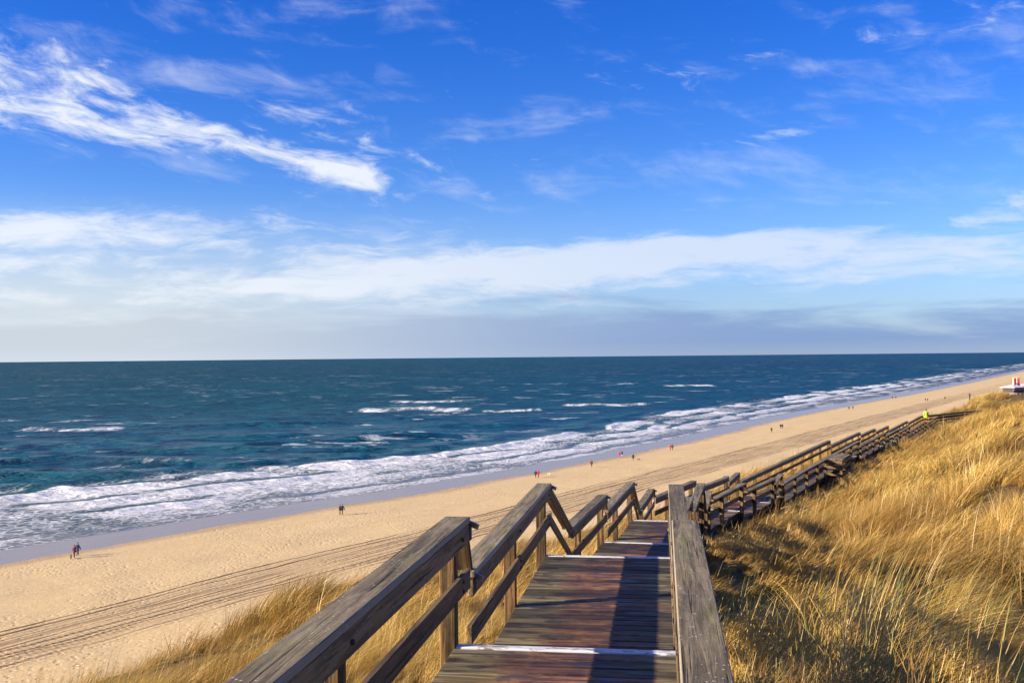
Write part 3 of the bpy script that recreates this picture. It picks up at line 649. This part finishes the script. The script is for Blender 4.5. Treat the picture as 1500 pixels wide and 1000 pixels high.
def build_deck():
    b = thing('boardwalk', 'weathered plank boardwalk stepping down the grassy dune toward the beach', 'boardwalk', (pathx(4), 4, HC-3.2))
    pm = box_mesh('plank', PL, PW, PT, M['plank'], 0.006); nm = box_mesh('white_nosing', PL, 0.085, 0.045, M['nose'], 0.005)
    far = Joined(); cnt = 0
    def across(y, depth, L=PL):
        return pt(y, -L/2, depth), pt(y, L/2, depth)
    for li, (y0, y1, h) in enumerate(LEVELS):
        dirn = pdir((y0+y1)/2); step = PITCH*dirn.y; y = y1-0.10*dirn.y-step/2+0.01
        # planks of the level, from the nosing backwards
        while y > y0-0.02:
            a, c = across(y, h+PT/2+rng.normal(0, .0012))
            if cnt < 268:
                o = beam('plank', a, c, PW, PT, M['plank'], b, mesh=pm); o.rotation_euler.z += rng.normal(0, .0015)
            else: far.box(a, c, PW, PT)
            cnt += (1 if y > 0 or cnt < 290 else 0); y -= step
        last = li == len(LEVELS)-1
        if not last:
            a, c = across(y1-0.02, h+0.0185); beam('white_nosing', a, c, 0.1, 0.045, M['nose'], b, mesh=nm)
            # treads of the flight down to the next level
            yn, _, hn = LEVELS[li+1]; drop = hn-h; nr = max(2, round(drop/0.155)); rise = drop/nr; run = (yn-y1)/(nr-1) if nr > 1 else 0
            for k in range(1, nr):
                yy = y1+run*(k-0.5); a, c = across(yy, h+rise*k+PT/2)
                beam('tread', a, c, max(run*1.02, 0.2), PT, M['plank'], b, 0.005)
                if li < 5 and nr > 3:
                    a, c = across(y1+run*k-0.03, h+rise*k-0.006); beam('white_nosing', a, c, 0.07, 0.02, M['nose'], b)
            a, c = across(y1-0.06, h+0.12, PL-0.1); beam('riser', a, c, 0.03, 0.15, M['beam'], b)
        for sd_ in (-1, 1):
            yb = [y0]+[float(v) for v in PATH[:, 1] if y0+.3 < v < y1-.3]+[y1]
            for ya, yc in zip(yb[:-1], yb[1:]):
                beam('stringer', pt(ya, sd_*0.775, h+PT+0.10), pt(yc, sd_*0.775, h+PT+0.10), 0.05, 0.19, M['beam'], b)
            if not last:
                yn, _, hn = LEVELS[li+1]
                beam('stair_stringer', pt(y1, sd_*0.83, h+PT+0.13), pt(yn, sd_*0.83, hn+PT+0.13), 0.045, 0.24, M['beam'], b)
        # cross bearers
        yy = y1-0.2
        jb = 0
        while yy > y0:
            beam('bearer', pt(yy, -0.80, h+PT+0.265), pt(yy, 0.80, h+PT+0.265), 0.09, 0.13, M['beam'], b); yy -= 2.8*dirn.y
    o = far.build('plank', M['plank'], b); o['kind'] = 'stuff'; o['label'] = 'far deck boards of the boardwalk'
build_deck()
def bolt_mesh():
    bm = bmesh.new(); bmesh.ops.create_cone(bm, cap_ends=True, segments=8, radius1=.016, radius2=.012, depth=.014)
    me = bpy.data.meshes.new('bolt'); bm.to_mesh(me); bm.free(); me.materials.append(M['rust']); return me
BOLT = bolt_mesh()
def build_railing(sd_, label):
    t = thing('wooden_railing', label, 'railing', (pt(4, sd_*(IN+.1), 3.2)), group='timber railings along the boardwalk')
    mid = IN+CAPW/2
    for li, (y0, y1, h) in enumerate(LEVELS):
        hr = h-RAILH; last = li == len(LEVELS)-1; ra = y0+0.30 if li else y0; ra = ra if (li == 0 or h-LEVELS[li-1][2] > .7) else LEVELS[li-1][1]+.42; rb = y1+0.28 if not last else y1+0.6
        if li: ra = min(ra, rb-.5)
        dirn = pdir((y0+y1)/2)
        br = [(ra, rb)]
        inner = [float(v) for v in PATH[:, 1] if ra+.4 < v < rb-.4]
        pts = [ra]+inner+[rb]
        gap = sd_ > 0 and li == 9                       # the slatted bay interrupts the right rail here
        for a, c in zip(pts[:-1], pts[1:]):
            spans = [(a, c)]
            if gap: spans = [(a, 53.2), (55.9, c)]
            for a2, c2 in spans:
                # long caps are laid in lengths, joints over the posts
                n = max(1, int(round((c2-a2)/6.2))); ys = np.linspace(a2, c2, n+1)
                for u, v in zip(ys[:-1], ys[1:]):
                    tw = rng.normal(0, .003)
                    beam('cap_rail', pt(u+0.002, sd_*mid, hr+CAPT/2+tw), pt(v-0.002, sd_*mid, hr+CAPT/2-tw), CAPW, CAPT, M['cap'], t, 0.006 if y0 < 40 else 0)
                    beam('side_rail', pt(u+0.004, sd_*(IN+0.030), hr+CAPT+0.002+0.073), pt(v-0.004, sd_*(IN+0.030), hr+CAPT+0.002+0.073), 0.044, 0.145, M['rail'], t, 0.005 if y0 < 40 else 0)
                    beam('mid_rail', pt(u-0.1, sd_*(IN+0.022), h-0.445), pt(v+0.0, sd_*(IN+0.022), h-0.445), 0.040, 0.15, M['rail'], t, 0.004 if y0 < 40 else 0)
        if not last:
            yn, _, hn = LEVELS[li+1]; rn = yn+0.30 if hn-h > .7 else rb+.24; hn2 = hn-RAILH
            long_ = hn-h > 0.7
            beam('sloping_cap', pt(rb+.01, sd_*mid, hr+CAPT/2+.02), pt(rn-.01, sd_*mid, hn2+CAPT/2-.02), CAPW*(.8 if long_ else .72), CAPT*.9, M['cap'] if long_ else M['post'], t, 0.005)
            if long_: beam('sloping_side_rail', pt(rb+.0, sd_*(IN+.034), hr+CAPT+.085), pt(rn-.0, sd_*(IN+.034), hn2+CAPT+.085), 0.040, 0.085, M['rail'], t, 0.004)
            if long_: beam('sloping_mid_rail', pt(rb-.02, sd_*(IN+.024), h-.43), pt(rn-.08, sd_*(IN+.024), hn-.43), 0.036, 0.11, M['rail'], t)
            # folded steel strap over the joint
            d = pdir_s(rb)
            if y1 < 33 and sd_ < 0:
                for yq, hq in ((rb, hr), (rn-.06, hn2-.02)):
                    beam('steel_strap', pt(yq+.035, sd_*(IN+.03), hq+.045), pt(yq+.035, sd_*(IN-.06), hq+.085), 0.008, 0.065, M['steel'], t, up=(Vector((0, 0, 1))-d*.8).normalized())
                    beam('joint_block', pt(yq+.0, sd_*(IN+.045), hq+.125), pt(yq+.10, sd_*(IN+.045), hq+.125), 0.075, 0.13, M['beam'], t)
        # posts, from the foot of each level backwards
        yy = y1-0.02 if not last else y1; stepy = 2.78*dirn.y
        k = 0
        while yy > y0-0.25:
            if not (gap and 53.4 < yy < 55.7):
                mp = IN+0.052+0.06; top = hr+CAPT+0.001
                p0 = pt(yy, sd_*mp, top); bot = HC-(float(ground_z(np.array([p0.x]), np.array([p0.y]))[0])-0.35)
                bot = max(bot, h+0.35)
                d = pdir_s(yy)
                o = beam('post', p0, pt(yy, sd_*mp, bot), 0.12, 0.12, M['post'], t, 0.006 if y0 < 40 else 0, up=d)
                if y0 < 27:
                    for dep in (h-.445-.035, h-.445+.035, hr+CAPT+.075):
                        q0 = pt(yy, sd_*(IN-.004), dep); rr = Vector((d.y, -d.x, 0))*sd_
                        o = bpy.data.objects.new('bolt', BOLT); o.parent = t; COL.objects.link(o)
                        o.matrix_local = Matrix.Translation(q0-t.location) @ (-rr).to_track_quat('Z', 'Y').to_matrix().to_4x4()
            yy -= stepy; k += 1
    return t
build_railing(-1, 'long weathered timber railing on the seaward left side of the boardwalk')
build_railing(1, 'long weathered timber railing on the dune side, right edge of the boardwalk')

def build_bay():
    y0, y1 = 53.25, 55.85; h = 5.40
    o = thing('slatted_bay', 'boxy dark timber bay with slatted top interrupting the right railing of the boardwalk', 'bench', pt(54.5, 1.3, 6.6))
    a, b_ = 0.80, 1.72
    for yy in (y0+.06, y1-.06):
        for sdv in (a+.06, b_-.06):
            beam('post', pt(yy, sdv, h+.045), pt(yy, sdv, 7.6), 0.12, 0.12, M['post'], o, .005, up=pdir_s(yy))
    n = 6
    for k in range(n):
        s_ = a+(b_-a)*(k+.5)/n; beam('top_slat', pt(y0, s_, h+.02), pt(y1, s_, h+.02), (b_-a)/n-.02, .04, M['cap'], o)
    for dh in (.16, .42, .78):
        beam('side_board', pt(y0, a, h+dh), pt(y0, b_, h+dh), .035, .15, M['rail'], o)
        beam('side_board', pt(y0, b_, h+dh), pt(y1, b_, h+dh), .035, .15, M['rail'], o)
        beam('side_board', pt(y1, a, h+dh), pt(y1, b_, h+dh), .035, .15, M['rail'], o)
    for k in range(4):
        s_ = a+.1+(b_-a-.1)*(k+.5)/4; beam('seat_board', pt(y0+.05, s_, h+.52), pt(y1-.05, s_, h+.52), .19, .035, M['plank'], o)
build_bay()

# ------------------------------------------------------------------ people on the beach
def cloth(name, c): return mat_simple(name, c, 0.9, 0, 0.15, 12)
CL = dict(black=cloth('black cloth', (0.018, 0.017, 0.02)), navy=cloth('navy cloth', (0.02, 0.03, 0.09)), red=cloth('red cloth', (0.55, 0.02, 0.035)), maroon=cloth('maroon cloth', (0.13, 0.02, 0.025)),
    jeans=cloth('blue denim', (0.05, 0.07, 0.13)), brown=cloth('brown cloth', (0.07, 0.04, 0.02)), pink=cloth('pink cloth', (0.5, 0.04, 0.22)), beige=cloth('pale cloth', (0.5, 0.46, 0.40)),
    green=cloth('dark green cloth', (0.012, 0.06, 0.045)), neon=cloth('neon yellow cloth', (0.40, 0.62, 0.02)), orange=cloth('orange cloth', (0.55, 0.16, 0.03)), skin=cloth('skin', (0.48, 0.28, 0.19)),
    hair=cloth('dark hair', (0.03, 0.02, 0.015)), fair=cloth('fair hair', (0.3, 0.2, 0.09)), fur=cloth('brown fur', (0.10, 0.06, 0.03)), white=cloth('white fur', (0.6, 0.57, 0.5)))
def skin_mesh(name, verts, edges, root=0, sub=1):
    me = bpy.data.meshes.new(name); me.from_pydata([v[0] for v in verts], edges, [])
    o = bpy.data.objects.new(name, me); COL.objects.link(o)
    md = o.modifiers.new('s', 'SKIN'); sv = me.skin_vertices[0].data
    for i, v in enumerate(verts):
        r = v[1]; sv[i].radius = (r, r) if not isinstance(r, tuple) else r
        sv[i].use_root = (i == root)
    ms = o.modifiers.new('u', 'SUBSURF'); ms.levels = sub; ms.render_levels = sub
    dg = bpy.context.evaluated_depsgraph_get(); ev = o.evaluated_get(dg); out_ = bpy.data.meshes.new_from_object(ev)
    bpy.data.objects.remove(o); bpy.data.meshes.remove(me); out_.name = name; out_.shade_smooth(); return out_
def body_skeleton(st, arm, scale=1.0):
    """st: stride half length, arm: arm swing"""
    V = [((0, 0, .95), (.15, .11)), ((0, 0, 1.12), (.135, .10)), ((0, .01, 1.32), (.17, .12)), ((0, .01, 1.44), (.12, .09)), ((0, .015, 1.52), .055), ((0, .03, 1.60), .085), ((0, .03, 1.70), .085),
         ((-.09, 0, .88), .095), ((-.10, st*.55+.03, .50), .062), ((-.10, st, .09), .042), ((-.10, st+.13, .045), .038),
         ((.09, 0, .88), .095), ((.10, -st*.35+.03, .50), .062), ((.10, -st, .11), .042), ((.10, -st+.13, .05), .038),
         ((-.19, 0, 1.42), .058), ((-.25, -arm*.4, 1.16), .044), ((-.24, -arm*.4+.10, .93), .034), ((-.235, -arm*.4+.14, .84), .030),
         ((.19, 0, 1.42), .058), ((.25, arm*.4, 1.16), .044), ((.24, arm*.4+.10, .93), .034), ((.235, arm*.4+.14, .84), .030)]
    Ed = [(0, 1), (1, 2), (2, 3), (3, 4), (4, 5), (5, 6), (0, 7), (7, 8), (8, 9), (9, 10), (0, 11), (11, 12), (12, 13), (13, 14), (3, 15), (15, 16), (16, 17), (17, 18), (3, 19), (19, 20), (20, 21), (21, 22)]
    return V, Ed
BODY = []
for st, arm in ((.22, .35), (.05, .08), (.30, -.4)):
    BODY.append(skin_mesh('body', *body_skeleton(st, arm)))
def jacket_mesh(src, lo):
    """a jacket: the body's own surface pushed outwards between hem and neck"""
    bm = bmesh.new(); bm.from_mesh(src); bm.normal_update()
    dele = [f for f in bm.faces if not (lo < f.calc_center_median().z < 1.50) or (f.calc_center_median().z < .90 and abs(f.calc_center_median().x) > .215 and lo < .8)]
    bmesh.ops.delete(bm, geom=dele, context='FACES')
    for v in bm.verts: v.co += v.normal*(.030 if v.co.z > .95 else .045)
    me = bpy.data.meshes.new('jacket'); bm.to_mesh(me); bm.free(); me.shade_smooth(); return me
def hair_mesh():
    bm = bmesh.new(); bmesh.ops.create_uvsphere(bm, u_segments=14, v_segments=9, radius=.108)
    bmesh.ops.delete(bm, geom=[v for v in bm.verts if v.co.z < -.05 or (v.co.y > .045 and v.co.z < .03)], context='VERTS')
    bmesh.ops.translate(bm, vec=(0, .022, 1.69), verts=bm.verts)
    me = bpy.data.meshes.new('hair'); bm.to_mesh(me); bm.free(); me.shade_smooth(); return me
HAIR = hair_mesh(); JK = {}
def face_mesh():
    bm = bmesh.new()
    for sx in (-1, 1): bmesh.ops.create_uvsphere(bm, u_segments=6, v_segments=4, radius=.016, matrix=Matrix.Translation((sx*.034, .112, 1.665)))
    me = bpy.data.meshes.new('eyes'); bm.to_mesh(me); bm.free(); return me
def place_px(px, py, depth_guess=None):
    """place on the beach seen at this point of the photograph"""
    dy_ = py-(530-.01*px); z = 1500*(HC-0.5)/dy_
    for _ in range(12):
        x = (px-750)/1500*z; bz = float(beach_z(np.array([x]), np.array([z]))[0]); z = 1500*(HC-bz)/dy_
    x = (px-750)/1500*z; return Vector((x, z, float(beach_z(np.array([x]), np.array([z]))[0])))
def person(loc, label, top, legs, rz, pose=0, lo=.78, hair='hair', hgt=1.0, group='people walking on the beach'):
    t = thing('person', label, 'person', loc, rz, group); t.scale = (hgt,)*3
    me = BODY[pose].copy(); me.materials.clear(); 
    for mm in (CL[legs], CL[top], CL['skin'], CL['black']): me.materials.append(mm)
    for f in me.polygons:
        c = f.center
        f.material_index = 3 if c.z < .12 else (2 if (c.z > 1.49 or (abs(c.x) > .2 and c.z < .90)) else (1 if c.z > .92 else 0))
    link(bpy.data.objects.new('body', me), t)
    k = (pose, lo)
    if k not in JK: JK[k] = jacket_mesh(BODY[pose], lo)
    jm = JK[k].copy(); jm.materials.append(CL[top]); link(bpy.data.objects.new('jacket', jm), t)
    hm = HAIR.copy(); hm.materials.append(CL[hair]); link(bpy.data.objects.new('hair', hm), t)
    return t
G = 'people walking on the beach'
# facing: 0 looks along +Y; walkers go along the coast
al = -CA; back = math.pi-CA
person(place_px(107.5, 816.5), 'walker in maroon jacket and jeans beside a small dog, far left of the beach', 'maroon', 'jeans', al, 1, .8, hgt=1.0)
person(place_px(112.6, 813.5), 'tall walker in dark navy coat, just behind the one in the maroon jacket', 'navy', 'black', al, 0, .6, hgt=1.06)
person(place_px(496.0, 753.5), 'left walker of the black-clad pair striding by the wet sand behind the first railing', 'black', 'green', al, 2, .8)
person(place_px(499.6, 753.5), 'right walker of the black-clad pair striding by the wet sand behind the first railing', 'black', 'brown', al, 0, .8, hgt=1.05)
person(place_px(782.6, 699.5), 'walker in navy jacket beside the one in the long red coat', 'navy', 'black', back, 0, .8)
person(place_px(786.6, 699.0), 'walker in long bright red coat above the second railing peak', 'red', 'black', back, 1, .45)
person(place_px(864.5, 684.0), 'lone walker in dark maroon coat at the edge of the wet sand', 'maroon', 'black', al, 0, .6)
person(place_px(904.8, 670.0), 'walker dressed in pink at the water edge beside one in pale trousers', 'pink', 'pink', al, 0, .8)
person(place_px(909.3, 669.5), 'walker with dark top and pale trousers next to the pink one', 'black', 'beige', al, 2, .85)
person(place_px(925.5, 674.3), 'walker in long dark coat followed by a brown dog', 'black', 'brown', al, 0, .55)
person(place_px(980.0, 659.0), 'walker in red jacket side by side with one in dark green', 'red', 'black', al, 1, .75)
person(place_px(983.2, 659.0), 'walker in dark green jacket side by side with one in red', 'green', 'black', al, 0, .75)
person(place_px(1128.5, 633.0), 'lone dark figure on the dry sand above the long straight railing', 'black', 'black', al, 1, .7)
person(place_px(1141.8, 627.5), 'left figure of the dark pair standing close together mid beach', 'black', 'maroon', back, 1, .7)
person(place_px(1144.3, 627.3), 'right figure of the dark pair standing close together mid beach', 'maroon', 'black', back, 0, .8)
person(place_px(1242.3, 600.0), 'left one of two distant dark walkers near the wet sand, beyond the long railing', 'black', 'black', al, 0, .8)
person(place_px(1248.0, 599.5), 'right one of two distant dark walkers near the wet sand, beyond the long railing', 'navy', 'black', al, 1, .8)
person(place_px(1306.0, 584.0), 'tiny far walker in black, left of one in brown near the surf', 'black', 'black', al, 0, .8)
person(place_px(1311.0, 583.7), 'tiny far walker in brown, right of one in black near the surf', 'brown', 'brown', al, 0, .8)
person(place_px(1354.3, 587.5), 'left of two tiny dark figures just above the dune end of the boardwalk', 'black', 'navy', al, 0, .8)
person(place_px(1357.5, 587.5), 'right of two tiny figures in maroon just above the dune end of the boardwalk', 'maroon', 'black', al, 0, .8)
person(place_px(1383.0, 585.0), 'lone dark broad figure standing on the far dry sand near the dune grass', 'black', 'maroon', al, 1, .6, hgt=1.05)
person(place_px(1373.5, 565.5), 'very far walker in grey-green at the edge of the water', 'green', 'black', al, 0, .8)
person(place_px(1407.3, 559.5), 'farthest dark walker near the surf, left of the beach restaurant', 'black', 'black', al, 2, .8, hgt=1.08)
yp = 113.0
pn = person(pt(yp, -0.25, 7.92), 'walker in neon yellow jacket and orange trousers on the far end of the boardwalk', 'neon', 'orange', -CA+.3, 1, .78, group='people on the boardwalk'); pn.scale = (0.97, 0.97, 0.97)

def dog(loc, label, fur, rz):
    V = [((0, -.22, .34), .085), ((0, 0, .35), .095), ((0, .22, .36), .10), ((0, .33, .46), .065), ((0, .40, .55), .07), ((0, .50, .52), .04),
         ((-.06, .24, .30), .045), ((-.06, .25, .16), .026), ((-.06, .24, .02), .024), ((.06, .24, .30), .045), ((.06, .21, .16), .026), ((.06, .20, .02), .024),
         ((-.06, -.24, .30), .055), ((-.06, -.20, .19), .034), ((-.06, -.29, .12), .022), ((-.06, -.27, .02), .024), ((.06, -.24, .30), .055), ((.06, -.18, .19), .034), ((.06, -.27, .12), .022), ((.06, -.24, .02), .024),
         ((0, -.34, .40), .03), ((0, -.47, .50), .015)]
    Ed = [(0, 1), (1, 2), (2, 3), (3, 4), (4, 5), (2, 6), (6, 7), (7, 8), (2, 9), (9, 10), (10, 11), (0, 12), (12, 13), (13, 14), (14, 15), (0, 16), (16, 17), (17, 18), (18, 19), (0, 20), (20, 21)]
    me = skin_mesh('dog', V, Ed, 1); me.materials.append(CL[fur])
    o = link(bpy.data.objects.new('dog', me)); o.location = loc; o.rotation_euler = (0, 0, rz); o['label'] = label; o['category'] = 'dog'
dog(place_px(102.8, 817.5), 'small dark dog at the feet of the walker in maroon', 'fur', -CA+.9)
dog(place_px(933.2, 674.0), 'brown dog standing right of the walker in long dark coat', 'fur', -CA-1.2)
dog(place_px(802.0, 695.3), 'pale dog running along the wet sand right of the red coat', 'white', -CA-1.4)

# ------------------------------------------------------------------ beach restaurant and pole, far right
def build_hut():
    c = place_px(1475, 571.5); zz = 330.0
    # stands at the dune foot about 330 m away
    x = (1482-750)/1500*zz; dy_ = 571.5-(530-14.7); gz = HC-dy_/1500*zz
    loc = Vector((x, zz, gz-.6)); rz = -CA+R(62)
    o = thing('beach_restaurant', 'low dark beach restaurant with white roof and red towers at the dune foot, far right', 'restaurant', loc, rz); o.scale = (.88, .88, .88)
    wht = mat_paint('white roof sheet', (0.80, 0.80, 0.78), amount=0.1); drk = mat_simple('dark timber wall', (0.06, 0.04, 0.045), .8); red = mat_simple('red painted steel', (0.62, 0.03, 0.035), .5); glass = mat_simple('dark window glass', (0.05, 0.06, 0.07), .12, 0, .1)
    yel = mat_simple('yellow sign board', (0.75, 0.5, 0.03), .6); cream = mat_simple('cream mast', (.75, .68, .55), .6); deckm = mat_simple('grey deck timber', (0.2, 0.17, 0.13), .8); purp = mat_simple('purple awning', (0.25, 0.05, 0.2), .7)
    def bx(name, x0, x1, y0, y1, z0, z1, m):
        v = [(a, b_, c_) for a in (x0, x1) for b_ in (y0, y1) for c_ in (z0, z1)]
        return meshobj(name, v, [(0, 1, 3, 2), (4, 6, 7, 5), (0, 4, 5, 1), (2, 3, 7, 6), (0, 2, 6, 4), (1, 5, 7, 3)], m, o)
    bx('deck', -3.9, 7.5, -3.2, 3, -.1, .12, deckm)
    for i in range(5):
        for j in (-2.9, 2.7): bx('stilt', -3.6+i*2.6, -3.4+i*2.6, j, j+.2, -5.5, -.1, deckm)
    bx('wall', -2.6, 3.3, -2.2, 2.2, .12, 1.75, drk)
    for i in range(4): bx('window', -2.2+i*1.4, -1.1+i*1.4, -2.25, -2.2, .75, 1.45, glass)
    bx('awning', -3.5, -1.9, -3.1, -2.26, .9, 1.25, purp)
    # white hipped roof
    v = [(-3.3, -3, 1.75), (3.9, -3, 1.75), (3.9, 3, 1.75), (-3.3, 3, 1.75), (-3.3, -3, 1.87), (3.9, -3, 1.87), (3.9, 3, 1.87), (-3.3, 3, 1.87), (-.6, 0, 2.75), (2.2, 0, 2.75)]
    meshobj('roof', v, [(3, 2, 1, 0), (0, 1, 5, 4), (1, 2, 6, 5), (2, 3, 7, 6), (3, 0, 4, 7), (4, 5, 9, 8), (6, 7, 8, 9), (5, 6, 9), (7, 4, 8)], wht, o)
    bx('mast', .55, .75, -.1, .1, 2.6, 5.1, cream)
    for xx in (1.15, 3.25): bx('tower_leg', xx, xx+.55, -.3, .3, 2.3, 5.2, red)
    bx('tower_beam', 1.1, 3.9, -.32, .32, 2.85, 3.3, red); bx('side_building', 3.4, 7.2, -2, 2, .12, 2.5, red); bx('side_roof', 3.4, 7.6, -2.4, 2.4, 2.5, 2.8, wht)
    bx('sign_board', 3.95, 5.6, -2.12, -2.0, .8, 1.6, yel)
    for i in range(5): bx('flag_pole', 3.9+i*.8, 3.98+i*.8, 2.4, 2.48, 2.8, 5.5, cream)
build_hut()
def pole():
    zz = 150.0; x = (1419-750)/1500*zz; gz = float(ground_z(np.array([x]), np.array([zz]))[0]); topz = HC-(575.5-515.8)/1500*zz
    o = thing('marker_pole', 'thin upright wooden pole at the far crest of the dune grass', 'pole', (x, zz, gz))
    beam('shaft', Vector((x, zz, gz-.3)), Vector((x, zz, max(topz, gz+1.5))), .16, .16, M['post'], o, up=Vector((0, 1, 0)))
    beam('top_board', Vector((x-.12, zz, max(topz, gz+1.5)-.2)), Vector((x+.12, zz, max(topz, gz+1.5)-.2)), .04, .25, M['rail'], o)
pole()
